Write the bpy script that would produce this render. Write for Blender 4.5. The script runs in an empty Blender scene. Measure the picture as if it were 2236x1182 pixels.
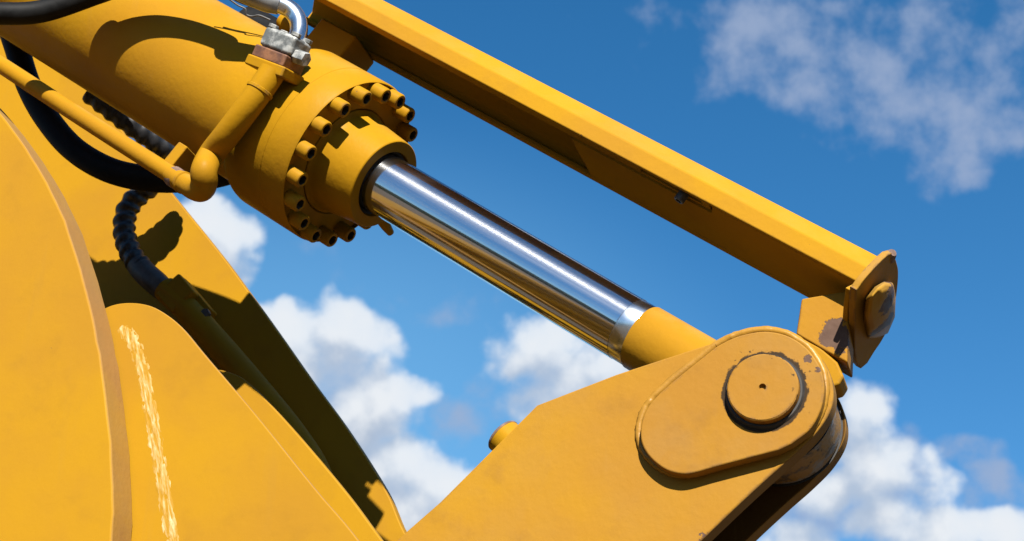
import bpy, bmesh, math, random
from mathutils import Vector, Matrix, noise as mnoise

scene = bpy.context.scene
col = scene.collection
random.seed(7)

# ------------------------------------------------------------------ camera, sky, sun, exposure
PW_, PH_, F = 2236.0, 1182.0, 3600.0          # photograph size and focal length in its pixels
PITCH = math.radians(26.4)
CS, SN = math.cos(PITCH), math.sin(PITCH)
CAM = Vector((0, 0, 1.75))
def rotw(v): return Vector((v[0], -SN * v[1] - CS * v[2], CS * v[1] - SN * v[2]))
def W(v): return CAM + rotw(v)

cam_data = bpy.data.cameras.new("camera")
cam = bpy.data.objects.new("camera", cam_data); col.objects.link(cam)
cam.location = CAM; cam.rotation_euler = (math.radians(90) + PITCH, 0, 0)
cam_data.sensor_width = 36; cam_data.sensor_fit = 'HORIZONTAL'; cam_data.lens = 36 * F / PW_
cam_data.clip_start = 0.05; cam_data.clip_end = 6000
cam_data.dof.use_dof = True; cam_data.dof.focus_distance = 3.35; cam_data.dof.aperture_fstop = 9
scene.camera = cam

S_CAM = Vector((0.112, 0.874, 0.473)).normalized()          # towards the sun, seen from the camera
S_W = rotw(S_CAM)
SUN_EL = math.asin(S_W.z); SUN_ROT = math.atan2(S_W.x, S_W.y)
sun_d = bpy.data.lights.new("sun", 'SUN'); sun = bpy.data.objects.new("sun", sun_d); col.objects.link(sun)
sun_d.energy = 5.0; sun_d.angle = math.radians(0.53); sun_d.color = (1.0, 0.955, 0.88)
sun.rotation_euler = S_W.to_track_quat('Z', 'Y').to_euler(); sun.location = (0, 0, 30)

scene.view_settings.view_transform = 'Standard'; scene.view_settings.look = 'None'
scene.view_settings.exposure = 1.27; scene.view_settings.gamma = 1.0
scene.view_settings.use_curve_mapping = False
scene.render.engine = 'CYCLES'
scene.cycles.max_bounces = 8; scene.cycles.diffuse_bounces = 1; scene.cycles.caustics_reflective = False; scene.cycles.use_denoising = True

world = bpy.data.worlds.new("World"); scene.world = world; world.use_nodes = True
world.cycles.sampling_method = 'MANUAL'; world.cycles.sample_map_resolution = 256

class NT:
    """small helper to write node trees as arithmetic"""
    def __init__(self, tree): self.t = tree; self.n = tree.nodes; self.l = tree.links
    def new(self, kind, **kw):
        n = self.n.new(kind)
        for k, v in kw.items(): setattr(n, k, v)
        return n
    def put(self, sock, v):
        if isinstance(v, bpy.types.NodeSocket): self.l.new(v, sock)
        elif v is not None: sock.default_value = v
    def m(self, op, a, b=None, c=None, clamp=False):
        n = self.new('ShaderNodeMath', operation=op, use_clamp=clamp)
        for i, v in enumerate((a, b, c)):
            if v is not None: self.put(n.inputs[i], v)
        return n.outputs[0]
    def v(self, op, a, b=None, s=None):
        n = self.new('ShaderNodeVectorMath', operation=op)
        self.put(n.inputs[0], a)
        if b is not None: self.put(n.inputs[1], b)
        if s is not None: self.put(n.inputs['Scale'], s)
        return n.outputs['Value'] if op in ('DOT_PRODUCT', 'LENGTH', 'DISTANCE') else n.outputs[0]
    def noise(self, vec, scale, detail=4, rough=0.5, dist=0.0, kind='FBM'):
        n = self.new('ShaderNodeTexNoise'); self.put(n.inputs['Vector'], vec)
        n.inputs['Scale'].default_value = scale; n.inputs['Detail'].default_value = detail
        n.inputs['Roughness'].default_value = rough; n.inputs['Distortion'].default_value = dist
        return n.outputs['Fac']
    def step(self, x, lo, hi):
        n = self.new('ShaderNodeMapRange', interpolation_type='SMOOTHSTEP')
        self.put(n.inputs[0], x); n.inputs[1].default_value = lo; n.inputs[2].default_value = hi
        return n.outputs[0]
    def mix(self, f, a, b):
        n = self.new('ShaderNodeMix', data_type='RGBA')
        self.put(n.inputs[0], f)
        self.put(n.inputs[6], a if isinstance(a, bpy.types.NodeSocket) else (*a, 1))
        self.put(n.inputs[7], b if isinstance(b, bpy.types.NodeSocket) else (*b, 1))
        return n.outputs[2]
    def comb(self, x, y, z=0.0):
        n = self.new('ShaderNodeCombineXYZ')
        for i, v in enumerate((x, y, z)): self.put(n.inputs[i], v)
        return n.outputs[0]

# cumulus bank: centre (photo px) and half axes, weight
CUMULUS = [(455, 540, 95, 100, 1.0), (420, 600, 110, 90, 1.0),
           (650, 735, 75, 70, .95), (735, 745, 105, 90, 1.0), (690, 810, 150, 100, 1.0), (600, 760, 90, 80, 1.), (790, 790, 50, 70, .6),
           (850, 858, 78, 46, .9), (760, 900, 130, 95, .9), (700, 960, 150, 80, 1.0),
           (880, 1030, 120, 70, 1.0), (950, 1060, 75, 55, .8), (850, 1120, 150, 80, 1.0), (990, 1075, 60, 50, .7),
           (1200, 770, 150, 85, .85), (1280, 830, 150, 100, .9), (1190, 860, 110, 70, .7), (1120, 770, 70, 70, .5),
           (1885, 990, 80, 120, .75), (1950, 1030, 100, 80, .8), (2020, 1080, 80, 60, .55), (1850, 870, 40, 50, .45),
           (2040, 1150, 110, 60, .8), (1950, 1130, 100, 70, .75), (2215, 1165, 75, 55, .85), (1730, 1190, 90, 60, .9), (1800, 1060, 90, 60, .8)]
WISPS = [(740, 930, 140, 90, .9), (700, 860, 120, 80, .7), (900, 1110, 160, 80, .8), (1210, 850, 170, 90, .7), (1940, 1090, 220, 110, .8), (1640, 85, 150, 85, .95), (1590, 120, 100, 70, .7), (1780, 150, 130, 70, .75), (1900, 160, 150, 85, .85), (2010, 230, 110, 110, .85),
         (2065, 310, 90, 85, .8), (2100, 365, 55, 45, .5), (2180, 240, 110, 90, .75), (2060, 60, 180, 70, .65), (2200, 60, 120, 80, .55),
         (1760, 10, 140, 40, .5), (1360, 60, 70, 60, .25), (2110, 980, 85, 32, 1.0), (2165, 1030, 42, 50, .95), (980, 925, 75, 45, .45),
         (775, 610, 60, 40, .35), (850, 655, 60, 40, .35), (730, 555, 40, 35, .25), (1000, 690, 60, 30, .2), (1860, 305, 60, 25, .3)]

def cloud_group(name, blobs, seed, amp, warp, det, billow=0):
    g = bpy.data.node_groups.new(name, 'ShaderNodeTree')
    g.interface.new_socket('P', in_out='INPUT', socket_type='NodeSocketVector')
    g.interface.new_socket('Far', in_out='INPUT', socket_type='NodeSocketFloat')
    g.interface.new_socket('D', in_out='OUTPUT', socket_type='NodeSocketFloat')
    t = NT(g); gi = t.new('NodeGroupInput'); go = t.new('NodeGroupOutput')
    P, far = gi.outputs[0], gi.outputs[1]
    wn = t.new('ShaderNodeTexNoise', noise_dimensions='2D'); t.put(wn.inputs['Vector'], P)
    wn.inputs['Scale'].default_value = 5.5; wn.inputs['Detail'].default_value = 3
    off = t.v('SCALE', t.v('SUBTRACT', wn.outputs['Color'], (.5, .5, .5)), s=warp)
    Q_ = t.v('ADD', P, off)
    e = None
    for (x, y, a, b, w) in blobs:
        c = ((x - PW_ / 2) / 1000, (PH_ / 2 - y) / 1000, 0)
        d = t.v('MULTIPLY', t.v('SUBTRACT', Q_, c), (1000 / a, 1000 / b, 0))
        k = t.m('MULTIPLY_ADD', t.v('DOT_PRODUCT', d, d), -0.55 * w, w)
        if e is None: e = k
        else: e = t.m('SMOOTH_MAX', e, k, 0.25)
    e = t.m('MAXIMUM', e, -1.5)
    gen = t.m('MULTIPLY_ADD', t.noise(P, 1.6, 3, .5), 6.0, -3.35)
    n = t.new('ShaderNodeMix', data_type='FLOAT'); t.put(n.inputs[0], far); t.put(n.inputs[2], e); t.put(n.inputs[3], gen)
    sh = t.v('ADD', P, (seed, seed * .7, seed * .3))
    f1n = t.new('ShaderNodeTexNoise', noise_dimensions='2D'); t.put(f1n.inputs['Vector'], sh)
    f1n.inputs['Scale'].default_value = 6.0; f1n.inputs['Detail'].default_value = det; f1n.inputs['Roughness'].default_value = .57
    f1 = f1n.outputs['Fac']
    dens = t.m('ADD', n.outputs[0], t.m('MULTIPLY', t.m('SUBTRACT', f1, .5), amp))
    if billow:
        vo = t.new('ShaderNodeTexVoronoi', feature='SMOOTH_F1', voronoi_dimensions='2D'); t.put(vo.inputs['Vector'], sh)
        vo.inputs['Scale'].default_value = 6.0; vo.inputs['Detail'].default_value = 2.0; vo.inputs['Roughness'].default_value = .55
        vo.inputs['Smoothness'].default_value = .7
        dens = t.m('ADD', dens, t.m('MULTIPLY', t.m('SUBTRACT', .80, vo.outputs['Distance']), billow))
    t.l.new(dens, go.inputs[0])
    return g

def build_world():
    nt = world.node_tree; nt.nodes.clear(); t = NT(nt)
    out = t.new('ShaderNodeOutputWorld'); bg = t.new('ShaderNodeBackground')
    sky = t.new('ShaderNodeTexSky', sky_type='NISHITA')
    sky.sun_disc = False; sky.sun_elevation = SUN_EL; sky.sun_rotation = SUN_ROT
    sky.air_density = 1.0; sky.dust_density = 0.2; sky.ozone_density = 2.5; sky.altitude = 300
    d = t.new('ShaderNodeTexCoord').outputs['Generated']
    fw = rotw((0, 0, -1)); up = rotw((0, 1, 0))
    df = t.v('DOT_PRODUCT', d, tuple(fw)); dx = t.v('DOT_PRODUCT', d, (1, 0, 0)); dy = t.v('DOT_PRODUCT', d, tuple(up))
    dfc = t.m('MAXIMUM', df, 0.12)
    u = t.m('MULTIPLY', t.m('DIVIDE', dx, dfc), F / 1000); v = t.m('MULTIPLY', t.m('DIVIDE', dy, dfc), F / 1000)
    P = t.comb(u, v, t.m('MULTIPLY', t.m('MINIMUM', df, 0.12), 2.0))
    far = t.step(t.m('MAXIMUM', t.m('ABSOLUTE', u), t.m('MULTIPLY', t.m('ABSOLUTE', v), 1.75)), 1.2, 1.9)
    gc = cloud_group('cumulus_density', CUMULUS, 3.1, 1.35, .07, 7, .68)
    gw = cloud_group('wisp_density', WISPS, 9.4, 2.9, .14, 8)
    def dens(g, p):
        n = t.new('ShaderNodeGroup'); n.node_tree = g; t.put(n.inputs[0], p); t.put(n.inputs[1], far); return n.outputs[0]
    c0 = dens(gc, P); c1 = dens(gc, t.v('ADD', P, (.025, .085, 0)))
    w0 = dens(gw, P)
    c2 = dens(gc, t.v('ADD', P, (.010, .030, 0)))
    a_c = t.step(c0, .16, .72)
    g1 = t.m('SUBTRACT', t.m('MINIMUM', c0, 2.2), t.m('MINIMUM', c1, 2.2)); g2 = t.m('SUBTRACT', t.m('MINIMUM', c0, 1.6), t.m('MINIMUM', c2, 1.6))
    lit = t.step(t.m('ADD', t.m('MULTIPLY', g1, .8), t.m('MULTIPLY', g2, .35)), -.34, .62)
    thick = t.step(c0, .3, 1.2)
    ccol = t.mix(lit, (0.164, 0.2, 0.26), (.350, .364, .380))
    ccol = t.mix(t.m('MULTIPLY', t.m('SUBTRACT', 1.0, thick), .35), ccol, (0.24, 0.304, 0.384))
    # deeper blue of the photograph's sky
    hsv = t.new('ShaderNodeHueSaturation'); hsv.inputs['Saturation'].default_value = 1.34; hsv.inputs['Value'].default_value = 1.0
    hsv.inputs['Hue'].default_value = .497
    t.put(hsv.inputs['Color'], sky.outputs[0])
    skyc = t.v('SCALE', hsv.outputs[0], s=SKY_STRENGTH)
    # thin high haze low in the sky
    dv = t.v('MULTIPLY', t.v('SUBTRACT', t.comb(u, v, 0), ((560 - PW_ / 2) / 1000, (PH_ / 2 - 1030) / 1000, 0)), (1 / 1.2, 1 / .80, 0))
    veil = t.m('MULTIPLY', t.step(t.m('SUBTRACT', 1.0, t.v('DOT_PRODUCT', dv, dv)), -.15, 1.35), t.m('MULTIPLY', t.m('GREATER_THAN', df, 0.12), .55))
    skyc = t.mix(veil, skyc, (0.104, 0.248, 0.392))
    a_w = t.m('MULTIPLY', t.step(w0, .0, 1.35), .80)
    c = t.mix(a_w, skyc, (0.148, 0.184, 0.26))
    c = t.mix(t.m('MULTIPLY', a_c, .97), c, ccol)
    t.put(bg.inputs[0], c); bg.inputs[1].default_value = 1.0
    t.l.new(bg.outputs[0], out.inputs[0])
SKY_STRENGTH = 0.0605
build_world()

# ------------------------------------------------------------------ frame of the machine (camera axes, metres)
A = Vector((0.75013595, -0.4483893, 0.48604844)).normalized()      # cylinder axis, towards the rod end
L = Vector((-.3, .424, .854)); L = (L - A * A.dot(L)).normalized()  # pin direction, towards the viewer
Q = L.cross(A).normalized()                                        # across, upwards
C0 = Vector((-0.28699722, 0.19324071, -3.7))                       # centre of the gland's end face
E1 = A.cross(Vector((0, 0, 1))).normalized(); E2 = A.cross(E1)
def ray(u, v): return Vector(((u - PW_ / 2) / F, -(v - PH_ / 2) / F, -1.0))
def px(u, v, d): return ray(u, v) * d
def pln(u, v, p0, n): r = ray(u, v); return r * (p0.dot(n) / r.dot(n))
def pl(u, v, h): return pln(u, v, C0 + L * h, L)
def cyl(u, v, r):
    d = ray(u, v); dp = d - A * d.dot(A); cp = C0 - A * C0.dot(A)
    a = dp.dot(dp); b = -2 * dp.dot(cp); c = cp.dot(cp) - r * r
    q = b * b - 4 * a * c
    return d * ((-b - math.sqrt(max(q, 0))) / (2 * a))
def SHQ(s, h, q): return C0 + A * s + L * h + Q * q
def shq(p): p = p - C0; return p.dot(A), p.dot(L), p.dot(Q)

def cr(pts, n=8, closed=False):
    """Catmull-Rom resample of points (tuples or Vectors)"""
    P = [Vector(p) for p in pts]; out = []; N = len(P)
    for i in range(N if closed else N - 1):
        p1, p2 = P[i], P[(i + 1) % N]
        p0 = P[i - 1] if (closed or i > 0) else p1 * 2 - p2
        p3 = P[(i + 2) % N] if (closed or i + 2 < N) else p2 * 2 - p1
        for k in range(n):
            t = k / n
            out.append(0.5 * ((2 * p1) + (p2 - p0) * t + (2 * p0 - 5 * p1 + 4 * p2 - p3) * t * t + (3 * p1 - p0 - 3 * p2 + p3) * t ** 3))
    if not closed: out.append(P[-1])
    return out
def outline(*runs):
    """joins runs of pixel points; a run of three or more points is smoothed"""
    o = []
    for r in runs:
        o += [tuple(p) for p in (cr(r, 6) if len(r) > 2 else [Vector(p) for p in r])]
    return o

# ------------------------------------------------------------------ materials
MATS = {}
def principled(name):
    m = bpy.data.materials.new(name); m.use_nodes = True; m.node_tree.nodes.clear(); t = NT(m.node_tree)
    o = t.new('ShaderNodeOutputMaterial'); b = t.new('ShaderNodeBsdfPrincipled'); t.l.new(b.outputs[0], o.inputs[0])
    return m, t, b
def bump(t, b, h, dist, strength=.5):
    n = t.new('ShaderNodeBump'); n.inputs['Strength'].default_value = strength; n.inputs['Distance'].default_value = dist
    t.put(n.inputs['Height'], h); t.l.new(n.outputs[0], b.inputs['Normal'])
def paint(name, base=(0.2976, 0.1488, 0.0054), rough=.42, dirt=.25, chips=.02, spots=(), grime=(), dusty=.0, coat=.0, bumpy=.5, edge=0.0, spec=.04):
    """yellow machine enamel; spots = bare rusty places (camera point, radius), grime = black grease round (point, axis, radius, width)"""
    m, t, b = principled(name)
    pos = t.new('ShaderNodeNewGeometry').outputs['Position']
    big = t.noise(pos, 2.3, 4, .6); mid = t.noise(pos, 11, 5, .6); fine = t.noise(pos, 70, 3, .5)
    b1 = Vector(base)
    c = t.mix(t.step(big, .35, .68), tuple(b1), tuple(Vector((b1.x * .90, b1.y * .865, b1.z * 1.5))))
    c = t.mix(t.m('MULTIPLY', t.step(mid, .52, .75), dirt), c, (b1.x * .62, b1.y * .60, b1.z * 1.6))
    if dusty: c = t.mix(t.m('MULTIPLY', t.step(t.noise(pos, 5, 5, .62), .38, .68), dusty), c, (.225, .135, .05))
    up_n = t.v('DOT_PRODUCT', t.new('ShaderNodeNewGeometry').outputs['Normal'], (0, 0, 1))
    c = t.mix(t.m('MULTIPLY', t.m('MULTIPLY', t.step(up_n, .35, .95), t.step(t.noise(pos, 7, 5, .65), .36, .66)), .30), c, (.36, .25, .10))
    # thin run marks of washed dust
    st = t.noise(t.v('MULTIPLY', pos, (26, 26, 2.2)), 1.0, 3, .6)
    c = t.mix(t.m('MULTIPLY', t.step(st, .58, .78), dirt * .35), c, (.20, .115, .035))
    rust = t.m('MULTIPLY', t.step(t.noise(pos, 34, 4, .62), .735 - chips, .765 - chips), 1.0)
    cover = t.m('MULTIPLY', rust, t.step(t.noise(pos, 6, 2, .5), .50, .62))
    if edge:
        bv_ = t.new('ShaderNodeBevel', samples=4); bv_.inputs['Radius'].default_value = .009
        em = t.m('SUBTRACT', 1.0, t.v('DOT_PRODUCT', bv_.outputs[0], t.new('ShaderNodeNewGeometry').outputs['Normal']))
        em = t.m('MULTIPLY', t.step(em, .03, .12), t.step(t.noise(pos, 28, 5, .65), .56 - edge * .12, .64 - edge * .12))
        cover = t.m('MAXIMUM', cover, t.m('MULTIPLY', em, .85))
    speck = t.new('ShaderNodeTexVoronoi'); t.put(speck.inputs['Vector'], pos); speck.inputs['Scale'].default_value = 24
    sr = t.new('ShaderNodeSeparateColor'); t.put(sr.inputs[0], speck.outputs['Color'])
    cover = t.m('MAXIMUM', cover, t.m('MULTIPLY', t.m('LESS_THAN', t.m('ADD', speck.outputs['Distance'], t.m('MULTIPLY', t.noise(pos, 300, 2), .10)), t.m('MULTIPLY', sr.outputs[1], .115)), t.m('MULTIPLY', t.m('LESS_THAN', sr.outputs[0], .05 + chips), .8)))
    for (p, r) in spots:
        dd = t.v('DISTANCE', pos, tuple(W(p)))
        dd = t.m('ADD', t.m('DIVIDE', dd, r), t.m('MULTIPLY', t.m('SUBTRACT', t.noise(pos, max(42, 1.1 / r), 5, .68), .5), 2.4))
        cover = t.m('MAXIMUM', cover, t.m('SUBTRACT', 1.0, t.step(dd, .93, .99)))
    rcol = t.mix(t.noise(pos, 60, 4, .6), (.055, .032, .022), (.115, .070, .050))
    c = t.mix(cover, c, rcol)
    rr = t.m('MULTIPLY_ADD', mid, .16, rough - .08)
    for (p, ax, r, w) in grime:
        dv = t.v('SUBTRACT', pos, tuple(W(p))); aw = rotw(ax)
        along = t.v('SCALE', tuple(aw), s=t.v('DOT_PRODUCT', dv, tuple(aw)))
        rad = t.v('LENGTH', t.v('SUBTRACT', dv, along))
        up_ = t.m('DIVIDE', t.v('DOT_PRODUCT', dv, tuple(rotw((.45, .85, 0)))), r)         # more splatter on the upper right
        wob = t.m('MULTIPLY', t.m('SUBTRACT', t.noise(pos, 55, 5, .65), .5), t.m('MULTIPLY_ADD', up_, .010, .015))
        k = t.m('SUBTRACT', 1.0, t.step(t.m('ABSOLUTE', t.m('SUBTRACT', t.m('ADD', rad, wob), r)), w * .6, w))
        spk = t.m('MULTIPLY', t.step(t.noise(pos, 95, 3, .5), .64, .70), t.m('SUBTRACT', 1.0, t.step(t.m('ABSOLUTE', t.m('SUBTRACT', rad, r)), .008, .03)))
        k = t.m('MAXIMUM', k, t.m('MULTIPLY', spk, t.step(up_, .1, .8)))
        c = t.mix(t.m('MULTIPLY', k, .93), c, (.018, .014, .011))
    t.put(b.inputs['Base Color'], c); t.put(b.inputs['Roughness'], rr)
    b.inputs['Coat Weight'].default_value = coat; b.inputs['Coat Roughness'].default_value = .22
    b.inputs['Specular IOR Level'].default_value = spec
    h = t.m('ADD', t.m('MULTIPLY', fine, .5), t.m('MULTIPLY', mid, 1.0)); h = t.m('SUBTRACT', h, t.m('MULTIPLY', cover, .5))
    bump(t, b, h, .0025, bumpy)
    MATS[name] = m; return m
def simple(name, c1, c2, rough, metal=0.0, scale=30, bmp=.0, spec=.5, thr=(.35, .7)):
    m, t, b = principled(name)
    pos = t.new('ShaderNodeNewGeometry').outputs['Position']
    n = t.noise(pos, scale, 5, .6)
    t.put(b.inputs['Base Color'], t.mix(t.step(n, *thr), c1, c2))
    t.put(b.inputs['Roughness'], t.m('MULTIPLY_ADD', n, .2, rough - .1)); b.inputs['Metallic'].default_value = metal
    b.inputs['Specular IOR Level'].default_value = spec
    if bmp: bump(t, b, n, bmp, .6)
    MATS[name] = m; return m
def chrome(name):
    m, t, b = principled(name)
    out = [n for n in t.n if n.type == 'OUTPUT_MATERIAL'][0]
    pos = t.new('ShaderNodeNewGeometry').outputs['Position']
    ax = rotw(A); rel = t.v('SUBTRACT', pos, tuple(W(C0)))
    s = t.v('DOT_PRODUCT', rel, tuple(ax))
    smear = t.v('ADD', t.v('SUBTRACT', rel, t.v('SCALE', tuple(ax), s=s)), t.v('SCALE', tuple(ax), s=t.m('MULTIPLY', s, .02)))
    n = t.noise(smear, 260, 4, .6)
    b.inputs['Metallic'].default_value = 1.0; b.inputs['Base Color'].default_value = (.56, .57, .59, 1)
    b.inputs['Anisotropic'].default_value = .8; b.inputs['Tangent'].default_value = tuple(ax)
    t.put(b.inputs['Roughness'], t.m('MULTIPLY_ADD', n, .06, .07))
    bump(t, b, n, .0002, .08)
    # fine honing marks run round the rod: tiny facets tilted along the axis spread the gloss lengthwise only
    wn = t.new('ShaderNodeTexWhiteNoise', noise_dimensions='3D'); t.put(wn.inputs['Vector'], t.v('SCALE', pos, s=9173.0))
    tilt = t.m('MULTIPLY', t.m('SUBTRACT', wn.outputs['Value'], .5), .95)
    nn = t.v('NORMALIZE', t.v('ADD', t.new('ShaderNodeNewGeometry').outputs['Normal'], t.v('SCALE', tuple(ax), s=tilt)))
    g = t.new('ShaderNodeBsdfAnisotropic', distribution='GGX')
    g.inputs['Color'].default_value = (.8, .8, .8, 1); g.inputs['Roughness'].default_value = .27
    t.l.new(nn, g.inputs['Normal'])
    mx = t.new('ShaderNodeMixShader'); mx.inputs[0].default_value = .055
    t.l.new(b.outputs[0], mx.inputs[1]); t.l.new(g.outputs[0], mx.inputs[2]); t.l.new(mx.outputs[0], out.inputs[0])
    MATS[name] = m; return m

BP0 = C0 + A * 1.064                      # pin centre on the rod's axis
YEL = paint('yellow_paint')
YPANEL = paint('yellow_panel_paint', base=(0.298, 0.1525, 0.0075), dirt=.2, chips=.0, rough=.45, bumpy=.22)
YWORN = paint('worn_yellow_paint', dirt=.45, chips=.03, rough=.5, edge=.4)
YEDGE = paint('dusty_cut_edge', base=(0.288, 0.156, 0.028), dirt=.3, chips=.01, rough=.6, dusty=.45, edge=.2)
YEND = paint('rusty_end_paint', base=(0.264, 0.132, 0.012), dirt=.6, chips=.06, rough=.6, dusty=.35, edge=.9)
YBEAM = paint('yellow_beam_paint', base=(0.32, 0.164, 0.0108), dirt=.22, chips=.01, rough=.45, edge=.15, spec=0.0)
YDUST = paint('dusty_yellow_paint', base=(0.272, 0.1344, 0.0112), dirt=.4, chips=.015, rough=.55, dusty=.30,
              grime=[(BP0, L, .0745, .0075)], edge=.6, spots=[(pl(1764, 783, .142), .0085), (pl(1786, 806, .142), .006)])
YLUG = paint('lever_paint', base=(0.288, 0.144, 0.0104), dirt=.35, chips=.02, rough=.5, dusty=.14, edge=.55, spots=[(pl(1818, 870, .075), .020), (pl(1806, 930, .075), .018), (pl(1775, 975, .07), .020), (pl(1730, 1015, .08), .016), (pl(1538, 1174, .10), .012), (pl(1560, 1165, .07), .018)])
YBLOCK = paint('chipped_block_paint', base=(0.28, 0.136, 0.0096), dirt=.4, chips=.03, rough=.5, dusty=.15, edge=.5, spots=[(pl(1822, 722, .052), .027), (pl(1838, 745, .052), .024), (pl(1808, 740, .052), .018)])
def weld_mat(name):
    m, t, b = principled(name)
    pos = t.new('ShaderNodeNewGeometry').outputs['Position']
    tg = (pl(340, 960, .116) - pl(322, 860, .116)).normalized(); sd = L.cross(tg)
    q = t.comb(t.v('DOT_PRODUCT', pos, tuple(rotw(sd))), t.v('DOT_PRODUCT', pos, tuple(rotw(tg))))
    n1 = t.noise(t.v('MULTIPLY', q, (150, 20, 1)), 1.0, 3, .6, .3); n2 = t.noise(t.v('MULTIPLY', q, (60, 30, 1)), 1.0, 3, .6)
    c = t.mix(t.step(n1, .44, .54), (.30, .155, .010), (.36, .225, .065))
    c = t.mix(t.m('MULTIPLY', t.step(n1, .52, .68), t.step(n2, .36, .6)), c, (.46, .37, .20))
    t.put(b.inputs['Base Color'], c); b.inputs['Roughness'].default_value = .42; b.inputs['Specular IOR Level'].default_value = .3
    bump(t, b, n1, .0015, .5); MATS[name] = m; return m
YWELD = weld_mat('scraped_weld')
CHROME = chrome('chrome_plate')
BLACK = simple('black_rubber', (.003, .003, .003), (.007, .007, .007), .6, scale=40, bmp=.001, spec=.12)
GUARD = simple('dark_spiral_guard', (.010, .010, .011), (.026, .026, .028), .38, scale=25, bmp=.001, spec=.4)
STEEL = simple('zinc_steel', (.50, .53, .56), (.62, .64, .66), .24, 1.0, scale=14)
GALV = simple('weathered_zinc', (.11, .115, .11), (.31, .31, .29), .55, .2, scale=55, bmp=.002, thr=(.4, .62))
RUST = simple('rusty_steel', (.085, .05, .036), (.20, .125, .095), .75, 0.1, scale=48, bmp=.003)
RUSTCLAMP = simple('rusty_clamp_steel', (.075, .030, .016), (.19, .078, .030), .65, .1, scale=38, bmp=.003)
def worn_boss(name):
    m, t, b = principled(name)
    pos = t.new('ShaderNodeNewGeometry').outputs['Position']
    n1 = t.noise(pos, 9, 5, .65); n2 = t.noise(pos, 26, 5, .65); n3 = t.noise(pos, 14, 6, .7, .6)
    c = t.mix(t.step(n1, .44, .52), (.17, .155, .145), (.22, .115, .022))
    c = t.mix(t.step(n2, .52, .62), c, (.085, .055, .03))
    c = t.mix(t.step(n3, .58, .64), c, (.016, .013, .011))
    t.put(b.inputs['Base Color'], c); b.inputs['Roughness'].default_value = .55; b.inputs['Specular IOR Level'].default_value = .25
    bump(t, b, n2, .004, .7); MATS[name] = m; return m
WORNSTEEL = worn_boss('worn_boss')
DARK = simple('grease_and_socket_shade', (.008, .007, .006), (.02, .016, .012), .6, scale=60)
YINSIDE = paint('shade_dark_inside_paint', base=(.065, .033, .006), dirt=.7, chips=.02, rough=.6, spec=.0)  # shade between the fork plates put into a darker base colour
GLOSSW = paint('fillet_weld_paint', base=(.30, .155, .012), dirt=.4, chips=.03, rough=.38, spec=.2, bumpy=.9)
YSHADEEDGE = paint('shaded_worn_edge_paint', base=(.21, .112, .018), dirt=.7, chips=.06, rough=.6, dusty=.3, edge=.5)  # base darkened for shade on down-facing fork edges, with dirt and wear over it
SEAL = simple('dark_seal', (.012, .011, .010), (.03, .024, .018), .55, scale=60)
FERR = simple('grey_ferrule', (.20, .21, .22), (.34, .35, .35), .38, .6, scale=20)
DSTUD = simple('dull_stud_steel', (.030, .026, .022), (.05, .042, .034), .6, .1, scale=60)
DFERR = simple('dark_ferrule', (.035, .034, .033), (.075, .07, .065), .5, .2, scale=40, bmp=.001)
DIRT = simple('damp_earth', (.075, .056, .038), (.125, .095, .064), .95, scale=1.5, bmp=.05, spec=.2)

# ------------------------------------------------------------------ object helpers
def thing(name, label, cat, base, group=None):
    o = bpy.data.objects.new(name, None); col.objects.link(o); o.location = W(base)
    o.empty_display_size = .1
    o['label'] = label; o['category'] = cat
    if group: o['group'] = group
    o['_b'] = 0
    return o
def finish(name, verts, faces, mat, parent, bev=0.0, sharp=35, subs=0, seg=2, label=None):
    """verts in camera axes; the mesh is stored relative to its thing"""
    root = parent
    while root is not None and root.parent: root = root.parent
    base = root.location if root is not None else Vector((0, 0, 0))
    me = bpy.data.meshes.new(name)
    me.from_pydata([tuple(W(v) - base) for v in verts], [], faces)
    bm = bmesh.new(); bm.from_mesh(me); bmesh.ops.recalc_face_normals(bm, faces=bm.faces); bm.to_mesh(me); bm.free()
    me.materials.append(mat)
    for p in me.polygons: p.use_smooth = True
    me.set_sharp_from_angle(angle=math.radians(sharp))
    o = bpy.data.objects.new(name, me); col.objects.link(o)
    if parent is not None: o.parent = parent
    if label: o['label'] = label
    if bev:
        b = o.modifiers.new('bevel', 'BEVEL'); b.width = bev; b.segments = seg; b.limit_method = 'ANGLE'
        b.angle_limit = math.radians(38); b.harden_normals = True
    return o
def prism(name, pts, n, t, mat, parent, bev=.004, sharp=35, label=None, edge_mat=None):
    """pts: face outline (camera axes); extruded by t along -n"""
    N = len(pts); v = list(pts) + [p - n * t for p in pts]
    f = [list(range(N)), list(range(2 * N - 1, N - 1, -1))] + [[i, N + i, N + (i + 1) % N, (i + 1) % N] for i in range(N)]
    o = finish(name, v, f, mat, parent, bev, sharp, label=label)
    if edge_mat:
        o.data.materials.append(edge_mat)
        for i in range(2, len(o.data.polygons)): o.data.polygons[i].material_index = 1
    return o
def plate(name, pixels, h, t, mat, parent, bev=.004, label=None, edge_mat=None):
    return prism(name, [pl(u, v, h) for u, v in pixels], L, t, mat, parent, bev, label=label, edge_mat=edge_mat)
def lathe_vf(profile, o, ax, seg=64, e1=None):
    e1 = e1 or ax.cross(Vector((.31, .2, 1))).normalized(); e2 = ax.cross(e1)
    v, f = [], []
    for (s, r) in profile:
        for k in range(seg):
            a = 2 * math.pi * k / seg; v.append(o + ax * s + (e1 * math.cos(a) + e2 * math.sin(a)) * r)
    for i in range(len(profile) - 1):
        for k in range(seg):
            k2 = (k + 1) % seg; f.append([i * seg + k, i * seg + k2, (i + 1) * seg + k2, (i + 1) * seg + k])
    if profile[0][1] > 0: f.append(list(range(seg))[::-1])
    if profile[-1][1] > 0: f.append([(len(profile) - 1) * seg + k for k in range(seg)])
    return v, f
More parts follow.
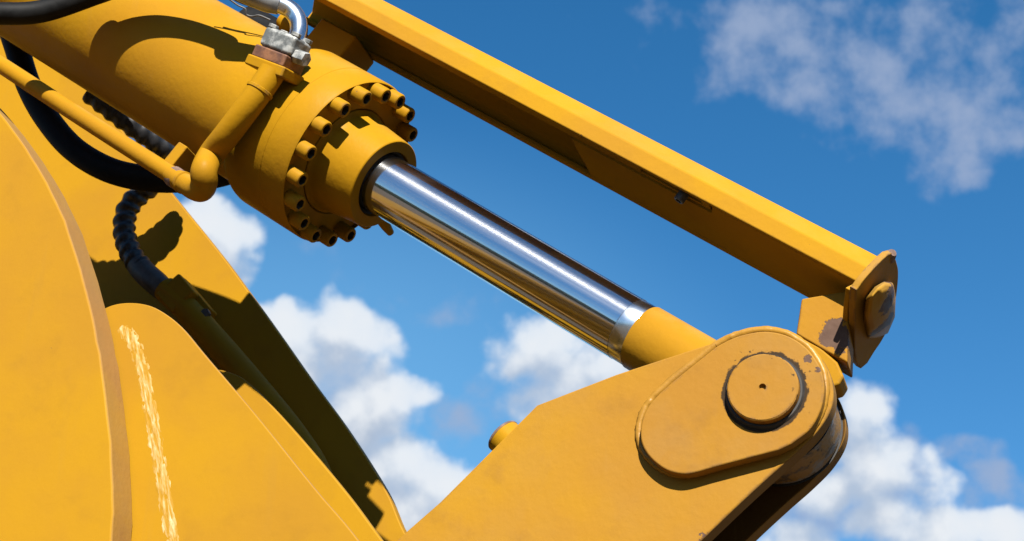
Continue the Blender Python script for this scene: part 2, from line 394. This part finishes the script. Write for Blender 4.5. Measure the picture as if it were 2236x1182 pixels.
def lathe(name, profile, o, ax, mat, parent, seg=64, bev=0.0, sharp=30, ring=False, label=None):
    v, f = lathe_vf(profile, o, ax, seg)
    if ring:
        f = f[:-2]; n = len(profile)
        f += [[(n - 1) * seg + k, (n - 1) * seg + (k + 1) % seg, (k + 1) % seg, k] for k in range(seg)]
    return finish(name, v, f, mat, parent, bev, sharp, label=label)
def tube_vf(pts, rad, seg=20, mod=None):
    n = len(pts); v, f = [], []
    T = [(pts[min(i + 1, n - 1)] - pts[max(i - 1, 0)]).normalized() for i in range(n)]
    x = T[0].cross(Vector((.3, .5, .81))).normalized(); dist = 0
    for i in range(n):
        if i: dist += (pts[i] - pts[i - 1]).length
        x = (x - T[i] * x.dot(T[i])).normalized(); y = T[i].cross(x)
        r = rad[i] if isinstance(rad, list) else rad
        for k in range(seg):
            a = 2 * math.pi * k / seg; rr = r * (mod(dist, a) if mod else 1.0)
            v.append(pts[i] + (x * math.cos(a) + y * math.sin(a)) * rr)
    for i in range(n - 1):
        for k in range(seg):
            k2 = (k + 1) % seg; f.append([i * seg + k, i * seg + k2, (i + 1) * seg + k2, (i + 1) * seg + k])
    f.append(list(range(seg))[::-1]); f.append([(n - 1) * seg + k for k in range(seg)])
    return v, f
def tube(name, pts, rad, mat, parent, seg=20, mod=None, n=8, sharp=50, label=None):
    P = cr(pts, n) if n > 1 else [Vector(p) for p in pts]
    R = rad
    if isinstance(rad, list) and n > 1: R = [p[0] for p in cr([(r, 0, 0) for r in rad], n)]
    v, f = tube_vf(P, R, seg, mod)
    return finish(name, v, f, mat, parent, 0, sharp, label=label)
def box(name, c, ax, ay, az, sx, sy, sz, mat, parent, bev=.004, label=None):
    v = [c + ax * (x * sx / 2) + ay * (y * sy / 2) + az * (z * sz / 2) for x in (-1, 1) for y in (-1, 1) for z in (-1, 1)]
    f = [[0, 1, 3, 2], [4, 6, 7, 5], [0, 4, 5, 1], [2, 3, 7, 6], [0, 2, 6, 4], [1, 5, 7, 3]]
    return finish(name, v, f, mat, parent, bev, label=label)
def hexhead(name, c, ax, r, t, mat, parent):
    e1 = ax.cross(Vector((.2, .1, 1))).normalized(); e2 = ax.cross(e1)
    pts = [c + ax * t + (e1 * math.cos(k * math.pi / 3) + e2 * math.sin(k * math.pi / 3)) * r for k in range(6)]
    return prism(name, pts, ax, t, mat, parent, .0015)

# ------------------------------------------------------------------ ground
gb = 900
me = bpy.data.meshes.new('ground')
me.from_pydata([(-gb, -gb, 0), (gb, -gb, 0), (gb, gb, 0), (-gb, gb, 0)], [], [[0, 1, 2, 3]]); me.materials.append(DIRT)
g = bpy.data.objects.new('ground', me); col.objects.link(g); g['kind'] = 'structure'

HILL = simple('wooded_hillside', (.012, .018, .008), (.035, .042, .016), .95, scale=.05, spec=.1)
hv, hf = [], []
NH = 240
for i in range(NH):
    a = 2 * math.pi * i / NH
    for k, (r, z) in enumerate(((300, -.5), (330, .45), (380, 1.0), (520, .95), (700, .3))):
        hgt = 36 + 26 * mnoise.noise(Vector((math.cos(a) * 2.2, math.sin(a) * 2.2, 1))) + 5 * mnoise.noise(Vector((math.cos(a) * 14, math.sin(a) * 14, k)))
        hv.append((math.cos(a) * r, math.sin(a) * r, hgt * z))
for i in range(NH):
    j = (i + 1) % NH
    for k in range(4): hf.append((i * 5 + k, j * 5 + k, j * 5 + k + 1, i * 5 + k + 1))
me = bpy.data.meshes.new('hills'); me.from_pydata(hv, [], hf); me.materials.append(HILL)
hl = bpy.data.objects.new('hills', me); col.objects.link(hl); hl['kind'] = 'structure'

# ------------------------------------------------------------------ boom with its side plates
boom = thing('excavator_boom', 'big yellow machine boom of curved steel plates filling the lower left', 'boom', pl(200, 900, -.3))
# near side plate
front = outline([(-420, -60), (-420, 1700)], [(150, 1700), (205, 1400), (243, 1182), (243, 1000), (222, 800), (190, 640), (140, 480), (80, 360), (0, 246), (-90, 150), (-220, 40)])
front = [(u + (2.2 * mnoise.noise(Vector((v * .045, 0, 0))) + 1.2 * mnoise.noise(Vector((v * .14, 4, 0))) if 0 < v < 1300 and u > -5 else 0), v) for u, v in front]
plate('side_plate', front, .20, .082, YPANEL, boom, .006, edge_mat=YEDGE)
g2 = outline([(-300, 640), (-300, 1700)], [(1150, 1700), (1000, 1480), (805, 1190), (700, 1062), (570, 902), (450, 792), (395, 735), (350, 690), (310, 666), (270, 661), (225, 676)], [(200, 690), (100, 660)])
g2 = outline([(-300, 690), (-300, 1700)], [(1150, 1700), (1000, 1480), (790, 1190), (690, 1070), (560, 908), (450, 778), (400, 718), (362, 686), (325, 667), (282, 661), (240, 668), (200, 690)])
plate('gusset_plate', g2, .116, .012, YPANEL, boom, .003, edge_mat=YEDGE)
g3 = outline([(200, 900), (200, 1700)], [(1300, 1760), (1050, 1460), (842, 1190), (760, 1080), (660, 960), (580, 872), (535, 830), (505, 814), (470, 806), (430, 810)], [(380, 830), (300, 860)])
plate('gusset_plate', g3, -.285, .022, YPANEL, boom, .004)
farp = outline([(-700, -500), (-700, 1800)], [(1250, 1800), (1080, 1500), (960, 1290), (884, 1164), (842, 1070), (760, 940), (680, 830), (600, 716), (535, 626), (480, 552), (372, 418), (262, 280), (192, 192), (60, 30), (-120, -190), (-300, -420)])
plate('far_side_plate', farp, -.79, .035, YPANEL, boom, .004)
# cross plates that tie the two sides together, out of the photograph to the left
box('cross_plate', pl(-330, 900, -.31), A, Q, L, .04, 1.2, .84, YEL, boom)
def wcam(x, y, z):
    d = Vector((x, y, z)) - CAM; return Vector((d.x, -SN * d.y + CS * d.z, -CS * d.y - SN * d.z))
ex, ey, ez = wcam(1, 0, 0) - wcam(0, 0, 0), wcam(0, 1, 0) - wcam(0, 0, 0), wcam(0, 0, 1) - wcam(0, 0, 0)
box('unseen_body', wcam(-2.62, 2.5, 1.5), ex, ey, ez, 1.3, 2.6, 2.96, YEL, boom, .03)  # unseen yellow body, added so the rod mirrors gold on its lower half
for i_ in range(9):
    box('unseen_body_rib', wcam(-1.93, 2.5, 2.86 - .15 * i_ - .05 * (i_ % 3)), ex, ey, ez, .09, 2.5, (.05, .025, .07)[i_ % 3], YEL, boom, .006)  # ribs added to break that gold reflection into streaks
# painted weld bead along the near side plate
wp = cr([(262, 716), (284, 736), (300, 770), (312, 812), (322, 860), (334, 930), (346, 1000), (358, 1075), (372, 1160), (384, 1240), (396, 1330)], 40)
wv, wf = [], []; NB = 16
for i, p in enumerate(wp):
    c = pl(p.x, p.y, .116); q = wp[min(i + 1, len(wp) - 1)]; pq = wp[max(i - 1, 0)]
    tg = (pl(q.x, q.y, .116) - pl(pq.x, pq.y, .116)).normalized(); sd = L.cross(tg)
    wd = .0205 * (1 + .16 * mnoise.noise(Vector((i * .17, 3, 0)))) * (min(1, .5 + i / 40))
    for k in range(NB + 1):
        x = k / NB * 2 - 1
        hgt = .0016 * max(0, 1 - x * x) ** .6
        nn = mnoise.noise(Vector((i * .075, x * 4.2, 1))) * .0010 + mnoise.noise(Vector((i * .22, x * 9, 5))) * .0005
        wv.append(c + sd * (x * wd) + L * (hgt + nn * max(0, 1 - x ** 4) - .001))
for i in range(len(wp) - 1):
    for k in range(NB):
        a = i * (NB + 1) + k; wf.append([a, a + 1, a + NB + 2, a + NB + 1])
finish('weld_bead', wv, wf, YWELD, boom, sharp=80)

# ------------------------------------------------------------------ hydraulic cylinder
cylr = thing('hydraulic_cylinder', 'large yellow hydraulic cylinder with ring of bolts and chrome rod', 'hydraulic cylinder', C0 - A * .3)
lathe('barrel', [(-2.3, .17), (-2.3, .179), (-.345, .179)], C0, A, YEL, cylr, 96)
RIM, FLG = -.114, -.122
lathe('cylinder_head', [(-.37, .16), (-.362, .1800), (-.345, .1815), (-.333, .1845), (-.322, .190), (-.313, .1965), (-.306, .2005), (-.298, .2023), (-.1905, .2023), (-.1890, .2013), (-.1865, .2013), (-.1850, .2023),
      (RIM - .006, .2023), (RIM, .199), (RIM - .001, .197), (FLG, .1955), (FLG, .132), (FLG - .02, .12)], C0, A, YEL, cylr, 96)
lathe('gland', [(FLG - .01, .128), (FLG + .001, .128), (FLG + .006, .122), (FLG + .014, .1190), (FLG + .03, .1168), (-.008, .1075), (-.002, .1065), (0, .1045), (0, .0800), (-.003, .0785), (-.045, .0785)], C0, A, YEL, cylr, 96)
lathe('wiper_seal', [(-.044, .0786), (-.010, .0784), (-.008, .0770), (-.014, .0705), (-.044, .0700)], C0, A, SEAL, cylr, 72)
lathe('rod', [(-.06, .0690), (.699, .0690)], C0, A, CHROME, cylr, 128)
lathe('rod_collar', [(.6985, .0672), (.6995, .0682), (.733, .0682), (.735, .0672)], C0, A, STEEL, cylr, 96)
lathe('rod_end', [(.733, .060), (.733, .0690), (.736, .0705), (.98, .0715), (1.06, .0715)], C0, A, YEL, cylr, 96)
for sg in (1, -1):
    lathe('shim', [(-.0008, .108), (-.0008, .1185), (.0008, .1185), (.0008, .108)], BP0 + L * (.0634 * sg), L, DARK, cylr, 64, ring=True)
lathe('rod_eye', [(-.0625, .07), (-.0625, .110), (-.057, .1155), (.057, .1155), (.0625, .110), (.0625, .07)], BP0, L, WORNSTEEL, cylr, 80)
# socket-head bolts: one mesh, eighteen copies
bprof = [(-.006, .0186), (.036, .0186), (.0385, .0175), (.040, .0160), (.040, .0116), (.0385, .0110), (.018, .0108), (.015, .0)]
bv, bf = [], []
seg = 30
for (s, r) in bprof:
    for k in range(seg):
        a = 2 * math.pi * k / seg; rr = r * (1.12 * math.cos(math.pi / 6) / math.cos((a % (math.pi / 3)) - math.pi / 6) if (r < .0112) else 1); bv.append((rr * math.cos(a), rr * math.sin(a), s))
for i in range(len(bprof) - 1):
    for k in range(seg):
        k2 = (k + 1) % seg; bf.append([i * seg + k, i * seg + k2, (i + 1) * seg + k2, (i + 1) * seg + k])
bme = bpy.data.meshes.new('bolt'); bme.from_pydata(bv, [], bf)
bm = bmesh.new(); bm.from_mesh(bme); bmesh.ops.remove_doubles(bm, verts=bm.verts, dist=1e-6); bmesh.ops.recalc_face_normals(bm, faces=bm.faces); bm.to_mesh(bme); bm.free()
bme.materials.append(YWORN); bme.materials.append(DARK)
for p in bme.polygons:
    if p.center.z < .0384 and math.hypot(*p.vertices and (bme.vertices[p.vertices[0]].co.x, bme.vertices[p.vertices[0]].co.y)) < .0135: p.material_index = 1  # socket insides painted near black for the shade in the holes
for p in bme.polygons: p.use_smooth = True
bme.set_sharp_from_angle(angle=math.radians(35))
proto = bpy.data.objects.new('bolt', bme)
aw, e1w, e2w = rotw(A), rotw(E1), rotw(E2)
for k in range(18):
    o = proto if k == 0 else proto.copy()
    col.objects.link(o); o.parent = cylr
    an = math.radians(-2 + 20 * k)
    p = W(C0 + A * (FLG + random.uniform(-.002, .003)) + (E1 * math.cos(an) + E2 * math.sin(an)) * .1795) - cylr.location
    th = random.uniform(0, 6.28); xx = e1w * math.cos(th) + e2w * math.sin(th); yy = aw.cross(xx)
    M = Matrix((xx, yy, aw)).transposed().to_4x4(); M.translation = p
    o.matrix_local = M
# grease fitting under the gland
ga, gt = pln(834, 482, C0 - A * .022, A), pln(853, 509, C0 - A * .012, A)
tube('grease_fitting', [ga + (ga - gt) * .35, ga, ga * .5 + gt * .5, gt], [.013, .0125, .0115, .0085], YWORN, cylr, 14, n=4)
# feed pipe: along the barrel, elbow, then across its front up to the port
low = [pl(-1100, -570, .13), pl(-260, -28, .13), pl(0, 141, .13), pl(180, 258, .13), pl(300, 335, .13), pl(384, 388, .13)]
PR = .236
tube('feed_pipe', low + [pl(404, 402, .135)], .0205, YEL, cylr, 24, n=6)
bend = [pl(372, 381, .132), pl(400, 399, .138), pl(424, 412, .150), pl(440, 413, .166), pl(446, 397, .182), pl(446, 372, .198), cyl(462, 338, PR + .01), cyl(496, 294, PR + .006), cyl(534, 244, PR + .004), cyl(567, 199, PR + .004), cyl(596, 156, PR + .008)]
tube('feed_pipe', bend, [.0215, .023, .026, .0285, .0295, .0295, .0295, .0295, .0293, .0293, .0298], YEL, cylr, 28, n=8)
lathe('pipe_collar', [(-.012, .0205), (-.012, .0245), (.012, .0245), (.012, .0205)], pl(384, 389, .131), (pl(404, 402, .135) - pl(384, 388, .13)).normalized(), RUST, cylr, 24, .002)
for (a_, b_, r_) in ((bend[1], bend[2], .0236), (bend[9], bend[10], .0293)):
    lathe('weld_ring', [(-.006, r_ - .002), (-.003, r_ + .0022), (.003, r_ + .0026), (.006, r_ - .002)], a_, (b_ - a_).normalized(), YWORN, cylr, 28, ring=True)
bc = pl(396, 350, .11)
box('pipe_bracket', bc, A, Q, L, .030, .058, .060, YWORN, cylr, .003)
# port flange that the hose clamp is bolted to
D = (Q * .93 + L * .25 + A * -.12).normalized(); DX = (A - D * A.dot(D)).normalized(); DY = D.cross(DX)
PC = cyl(606, 140, .234)
box('port_flange', PC - D * .016, DX, DY, D, .112, .080, .024, YWORN, cylr, .004)

# ------------------------------------------------------------------ main hose with steel elbow
hose = thing('hydraulic_hose', 'thick black hydraulic hose ending in bright steel elbow clamped on top of the cylinder barrel', 'hose', PC + D * .03)
def dpt(u, v, d): return px(u, v, d)
EB = PC + D * .02
el = [dpt(632, 124, 3.625), dpt(641, 104, 3.64), dpt(652, 72, 3.67), dpt(650, 44, 3.69), dpt(634, 22, 3.70), dpt(606, 8, 3.70), dpt(584, -1, 3.70)]
tube('elbow', el, [.0215, .0208, .0202, .0202, .0202, .0205, .021], STEEL, hose, 28, n=8)
box('flange_clamp', PC + D * .046, DX, DY, D, .092, .068, .046, GALV, hose, .009)
box('clamp_half', PC + D * .0085 + DX * -.002, DX, DY, D, .094, .074, .028, RUSTCLAMP, hose, .004)
for sx, sy in ((1, 1), (-1, 1), (1, -1), (-1, -1)):
    hexhead('clamp_bolt', PC + D * .068 + DX * sx * .034 + DY * sy * .022, D, .0115, .009, GALV, hose)
hexhead('clamp_bolt', PC + DX * .046 + D * .030 - DY * .008, DX, .017, .030, GALV, hose)
fe = [dpt(612, 10, 3.70), dpt(585, 0, 3.70), dpt(545, -17, 3.70), dpt(500, -38, 3.705)]
tube('ferrule', fe, [.024, .0285, .0290, .0285], FERR, hose, 28, n=5)
hp = [fe[-2], fe[-1]] + [cyl(u, v, .179) + S_CAM * t for u, v, t in ((490, 92, .150), (420, 66, .135), (345, 56, .118), (290, 66, .118), (245, 92, .135), (214, 128, .165))]
hp += [dpt(95, 24, 3.86), dpt(0, 30, 3.84), dpt(-120, 24, 3.84), dpt(-300, -30, 3.84), dpt(-700, -230, 3.9), dpt(-1200, -560, 4.0)]
tube('hose', hp, .0265, BLACK, hose, 24, n=10)

# ------------------------------------------------------------------ black return hose hanging behind the feed pipe
bh = thing('rubber_hose', 'flat black rubber hose looping down behind the thin yellow feed pipe', 'hose', pl(130, 300, -.20))
hh = -.20
tube('hose', [pl(-20, -120, hh), pl(10, 20, hh), pl(38, 110, hh), pl(62, 185, hh), pl(100, 255, hh), pl(160, 325, hh), pl(240, 372, hh), pl(330, 391, hh), pl(420, 390, hh), pl(500, 374, hh), pl(570, 340, hh)], .0335, BLACK, bh, 24, n=8)

# ------------------------------------------------------------------ spiral guarded hose and its pipe inside the boom
sh = thing('spiral_hose', 'ribbed black hose joined to a dark pipe in the shade of the boom', 'hose', pl(300, 560, -.64))
hz = -.66
sp = [pl(195, 200, -.36), pl(240, 236, -.40), pl(295, 278, -.46), pl(345, 314, -.53), pl(374, 340, -.59), pl(372, 372, hz), pl(342, 398, hz), pl(304, 425, hz), pl(277, 462, hz), pl(272, 510, hz), pl(288, 558, hz), pl(315, 592, hz)]
def spiral(d, a): return 1 + .09 * math.sin(2 * math.pi * d / .036 - a)
tube('hose', sp, .031, GUARD, sh, 24, spiral, n=20, sharp=80)
tube('ferrule', [pl(300, 577, hz), pl(318, 598, hz), pl(345, 622, hz), pl(362, 640, hz)], [.033, .034, .034, .030], DFERR, sh, 24, n=5)
pd = (pl(560, 850, -.62) - pl(400, 660, -.62)).normalized(); ps = L.cross(pd)
box('clamp_block', pl(392, 652, hz) + ps * .004, pd, ps, L, .085, .085, .07, YWORN, sh, .006)
tube('pipe', [pl(362, 632, hz), pl(400, 668, hz), pl(470, 745, hz), pl(560, 850, hz), pl(640, 950, hz), pl(690, 1030, hz), pl(716, 1110, hz), pl(730, 1200, hz), pl(740, 1330, hz)], .037, YEL, sh, 24, n=6)
box('clamp_plate', pl(430, 655, hz - .02), pd, ps, L, .14, .03, .05, YWORN, sh, .004)
hexhead('clamp_bolt', pl(452, 688, hz + .01), L, .014, .016, DFERR, sh)

# ------------------------------------------------------------------ lever arm: fork with pin at the rod's end
arm = thing('lever_arm', 'yellow forked lever arm with round pin cap holding the end of the chrome rod', 'machine arm', BP0)
HF, TH = .110, .046
ao = outline([(1172, 884), (1345, 817)], [(1500, 766), (1560, 747), (1605, 732), (1660, 723), (1715, 728), (1765, 752), (1803, 795), (1820, 845), (1815, 892), (1785, 942), (1738, 990), (1690, 1032), (1620, 1096), (1530, 1182)],
             [(1330, 1380), (900, 1800)], [(350, 1800), (700, 1340)], [(880, 1166), (960, 1096)])
plate('fork_plate', ao, HF, TH, YLUG, arm, .005, edge_mat=YSHADEEDGE)
# the far fork plate is the same shape on the other side of the rod
shift = -L * (HF * 2 - TH)
prism('fork_plate', [pl(u, v, HF) + shift for u, v in ao], L, TH, YINSIDE, arm, .005, edge_mat=YSHADEEDGE)
# web that joins the two fork plates, set back from the rod eye
wa, wb = pl(1120, 1010, 0), pl(760, 1380, 0)
wdir = (wb - wa).normalized(); wn = L.cross(wdir)
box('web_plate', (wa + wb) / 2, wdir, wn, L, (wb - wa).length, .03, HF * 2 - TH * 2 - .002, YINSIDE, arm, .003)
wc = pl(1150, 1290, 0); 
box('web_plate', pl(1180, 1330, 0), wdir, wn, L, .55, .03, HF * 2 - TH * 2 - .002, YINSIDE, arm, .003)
cp = outline([(1564, 756), (1473, 829)], [(1440, 858), (1417, 884), (1402, 915), (1398, 950), (1405, 978), (1424, 1004), (1452, 1025), (1480, 1034), (1510, 1034), (1564, 1019)], [(1670, 991), (1700, 983)], [(1729, 969), (1768, 938), (1791, 897), (1800, 855), (1797, 819), (1782, 785), (1755, 754), (1715, 731), (1668, 723), (1620, 731), (1590, 742)])
plate('cover_plate', cp, HF + .030, .030, YDUST, arm, .004)
lathe('pin', [(-.12, .0665), (HF + .020, .0665), (HF + .0205, .0665), (HF + .050, .0665), (HF + .0525, .0640), (HF + .0525, .0068), (HF + .045, .0058), (HF + .045, 0)], BP0, L, YDUST, arm, 72, .0, 30)
lathe('grease_ring', [(HF + .0302, .0672), (HF + .0345, .0672), (HF + .0345, .071), (HF + .0302, .0745)], BP0, L, DARK, arm, 64, ring=True)
# bead of the weld between cover plate and fork plate
cw = [pl(u, v, HF + .002) for u, v in cp]
cc_ = sum(cw, Vector()) / len(cw)
cv, cf = tube_vf([p + (p - cc_).normalized() * .002 for p in cw] + [cw[0] + (cw[0] - cc_).normalized() * .002], .0078, 10, lambda d, a: 1 + .28 * mnoise.noise(Vector((d * 110, a, 0))))
finish('weld_bead', cv, cf, GLOSSW, arm, sharp=80)
# round boss on the rear edge
ed = (pl(960, 1096, .06) - pl(1172, 884, .06)).normalized(); en = ed.cross(L)
if en.dot(Vector((-1, .6, 0))) < 0: en = -en
bp = pl(1103, 956, .05)
lathe('edge_boss', [(-.04, .0365), (.006, .0365), (.0095, .034), (.0095, .0)], bp - en * .002, en, YWORN, arm, 36)
lathe('boss_rim', [(.006, .0366), (.006, .0372), (.0095, .0372), (.011, .036), (.011, .031), (.0096, .031)], bp - en * .002, en, RUST, arm, 36, ring=True)
# stop lug behind the rounded tip
prism('stop_lug', [pl(u, v, .05) for u, v in ((1745, 735), (1790, 757), (1828, 790), (1843, 822), (1832, 840), (1800, 850), (1740, 800))], L, .07, YWORN, arm, .005)

# ------------------------------------------------------------------ beam above the cylinder
beam = thing('guard_beam', 'long yellow box beam running above the chrome rod, rusty at its end', 'beam', pl(1600, 480, .05))
H0 = .10
s1, _, q0 = shq(pl(1882, 622, H0))
U0 = pl(1882, 622, H0)
_, hb, _ = shq(pln(1597, 560, U0, Q))
_, _, q1 = shq(pl(1640, 450, H0))
bn = (Q + L).normalized(); Pb = SHQ(s1, H0, q1)
_, hbev, q2 = shq(pln(1640, 416, Pb, bn))
SL = shq(pln(585, -58, U0, Q))[0]
sOpen = shq(pln(1290, 384, U0, Q))[0]
def sect(s, pts): return [SHQ(s, h, q) for h, q in pts]
body = [(H0, q0), (H0, q1), (hbev, q2), (hb + (H0 - hbev), q2), (hb, q1), (hb, q0)]
TW = .012
# open channel on the left: outer and inner outlines; closed box on the right
def loft(name, rings, closed_ends, mat, parent, bev, label=None):
    n = len(rings[0]); v = [p for r in rings for p in r]; f = []
    for i in range(len(rings) - 1):
        for k in range(n):
            k2 = (k + 1) % n; f.append([i * n + k, i * n + k2, (i + 1) * n + k2, (i + 1) * n + k])
    if closed_ends: f.append(list(range(n))[::-1]); f.append([(len(rings) - 1) * n + k for k in range(n)])
    return finish(name, v, f, mat, parent, bev, label=label)
lip = .035
chan = [(H0, q0), (H0, q1), (hbev, q2), (hb + (H0 - hbev), q2), (hb, q1), (hb, q0), (hb + lip * .7, q0), (hb + lip * .7, q0 + TW), (hb + TW, q0 + TW), (hb + TW, q1 - .004),
        (hb + (H0 - hbev) + .004, q2 - TW), (hbev - .004, q2 - TW), (H0 - TW, q1 - .004), (H0 - TW, q0)]
loft('beam_shell', [sect(SL, chan), sect(s1, chan)], True, YBEAM, beam, .004)
# strip under the front edge with a slot in it
def und(u, v): return shq(pln(u, v, U0 - Q * .006, Q))
sA = und(1395, 388)[0]; sB = und(1530, 462)[0]; sC = und(1545, 462)[0]
ha, hw = H0 - TW - .0005, .036
hk = hb + lip * .7 + .0005
bpts = [SHQ(sOpen, hk, q0 + .001), SHQ(s1 - .001, hk, q0 + .001), SHQ(s1 - .001, ha, q0 + .001), SHQ(sC + .012, ha, q0 + .001), SHQ(sC, ha - hw - .002, q0 + .001), SHQ(sOpen, ha - hw - .002, q0 + .001)]
prism('bottom_plate', bpts, -Q, .011, YBEAM, beam, .0)
for (x0, x1, a, b) in ((SL, sA, ha, ha - hw), (sA, sB, ha, ha - hw * .22), (sA, sB, ha - hw * .74, ha - hw), (sB, sC - .003, ha, ha - hw)):
    v = [SHQ(x, h, q) for x in (x0, x1) for h in (a, b) for q in (q0 + .005, q0 + .013)]
    finish('strip', v, [[0, 1, 3, 2], [4, 6, 7, 5], [0, 4, 5, 1], [2, 3, 7, 6], [0, 2, 6, 4], [1, 5, 7, 3]], YBEAM, beam, .001)
sb_ = und(1497, 452)[0]
lathe('slot_bolt', [(0, .0115), (.020, .0115), (.022, .010), (.022, .0072), (.012, .007), (.012, 0)], SHQ(sb_, ha - hw * .5, q0 + .006), -Q, DSTUD, beam, 20)
# hanging bracket at the upper left
bk = und(745, 60)[0]
box('bracket', SHQ(bk - .02, -.085, q0 - .052), A, Q, L, .12, .102, .12, YWORN, beam, .006)
box('bracket_arm', SHQ(bk - .17, H0 - .02, q0 - .005), A, Q, L, .05, .12, .05, YEL, beam, .004)
# bent end plate, block below it and the rusty lump bolted outside
EP = SHQ(s1 + .006, H0, q0)
ep = outline([(1869, 632), (1866, 700), (1868, 780), (1880, 806)], [(1894, 794), (1910, 768), (1926, 744), (1942, 712), (1953, 674), (1960, 630), (1962, 592), (1957, 568)], [(1950, 553), (1940, 556)], [(1926, 568), (1905, 590), (1886, 612), (1872, 632)])
prism('end_plate', [pln(u, v, EP + A * .012, A) for u, v in ep], A, .014, YEND, beam, .004, edge_mat=YEND)
tube('weld_stub', [pln(1942, 566, EP + A * .004, A), pln(1946, 556, EP + A * .008, A), pln(1951, 552, EP + A * .012, A)], [.011, .0105, .007], RUST, beam, 10, n=3)
ep2 = outline([(1857, 634), (1851, 690), (1850, 740), (1862, 786), (1876, 802)], [(1894, 770), (1905, 735)], [(1925, 690), (1905, 610)])
prism('end_plate', [pln(u, v, EP - A * .004, A) for u, v in ep2], A, .012, YWORN, beam, .003)
lv, lf = [], []
lo = [(1893, 742), (1884, 700), (1888, 655), (1906, 632), (1926, 620), (1947, 622), (1953, 655), (1951, 700), (1938, 730), (1916, 740)]
tips = {0: (0, 0), 1: (8, 0), 2: (12, 4), 3: (8, 8)}
for ring, (k, dz) in enumerate(((1.0, .011), (.97, .024), (.80, .040), (.42, .046))):
    cx = 1922 + ring * 4; cy = 684 - ring * 7
    for i, (u, v) in enumerate(lo):
        d_ = dz + .007 * mnoise.noise(Vector((i * 1.7, ring * 2.1, 0)))
        p = pln(cx + (u - 1922) * k, cy + (v - 684) * k, EP + A * d_, A)
        lv.append(p)
n = len(lo)
for r in range(3):
    for i in range(n):
        j = (i + 1) % n; lf.append([r * n + i, r * n + j, (r + 1) * n + j, (r + 1) * n + i])
lf.append(list(range(n))[::-1]); lf.append([3 * n + i for i in range(n)])
finish('end_cap', lv, lf, paint('peeling_cap_paint', base=(0.288, 0.152, 0.016), dirt=.5, chips=.05, dusty=.2, spots=[(pln(1938, 650, EP + A * .04, A), .036), (pln(1930, 705, EP + A * .035, A), .030), (pln(1905, 725, EP + A * .02, A), .016)]), beam, .006, 42)
fb = [(1750, 652), (1738, 729), (1800, 765), (1850, 792), (1856, 634)]
prism('hanging_block', [pl(u, v, H0 - .048) for u, v in fb], L, .085, YBLOCK, beam, .004)

# ------------------------------------------------------------------ things behind the barrel at the top
k2 = thing('short_hose', 'short black hose end peeping over the barrel behind the steel elbow', 'hose', pl(590, 50, -.16))
fdir = SHQ(-.78, -.16, .215); fend = pl(640, 84, -.16)
tube('hose', [SHQ(-1.75, -.22, -.05), SHQ(-1.35, -.225, -.02), SHQ(-1.14, -.22, .020), SHQ(-.95, -.20, .075), SHQ(-.81, -.18, .13), SHQ(-.74, -.165, .19), pl(600, 58, -.16)], .029, BLACK, k2, 20, n=6)
tube('unseen_shade_tube', [SHQ(-.92, -.195, .10), SHQ(-.80, -.185, .135), SHQ(-.68, -.175, .16), SHQ(-.55, -.17, .17)], .052, BLACK, k2, 20, n=4)  # hidden behind the barrel, added to shade a lit gap on the far plate
fb_ = pl(559, 33, -.16) - Q * .038
tube('ferrule', [fb_, fb_ + A * .06, fb_ + A * .2, fb_ + A * .36], .056, BLACK, k2, 24, n=4)
lathe('knob', [(-.02, .02), (0, .026), (.03, .026), (.04, .018)], pl(628, 52, -.08), Vector((.7, -.5, .4)).normalized(), YEL, k2, 24)
wr = thing('wire_loop', 'thin grey safety wire loop over the top edge of the barrel', 'wire', px(530, 20, 3.85))
tube('wire', [px(470, -22, 3.8), px(500, -2, 3.8), px(520, 12, 3.8), px(536, 20, 3.8), px(538, 32, 3.8), px(550, 36, 3.8), px(566, 34, 3.8), px(590, 44, 3.8)], .0022, DFERR, wr, 8, n=6)
tube('wire', [px(490, -20, 3.8), px(515, 0, 3.8), px(545, 12, 3.8), px(580, 22, 3.8)], .003, DFERR, wr, 8, n=6)
for o in bpy.data.objects:
    if '_b' in o: del o['_b']
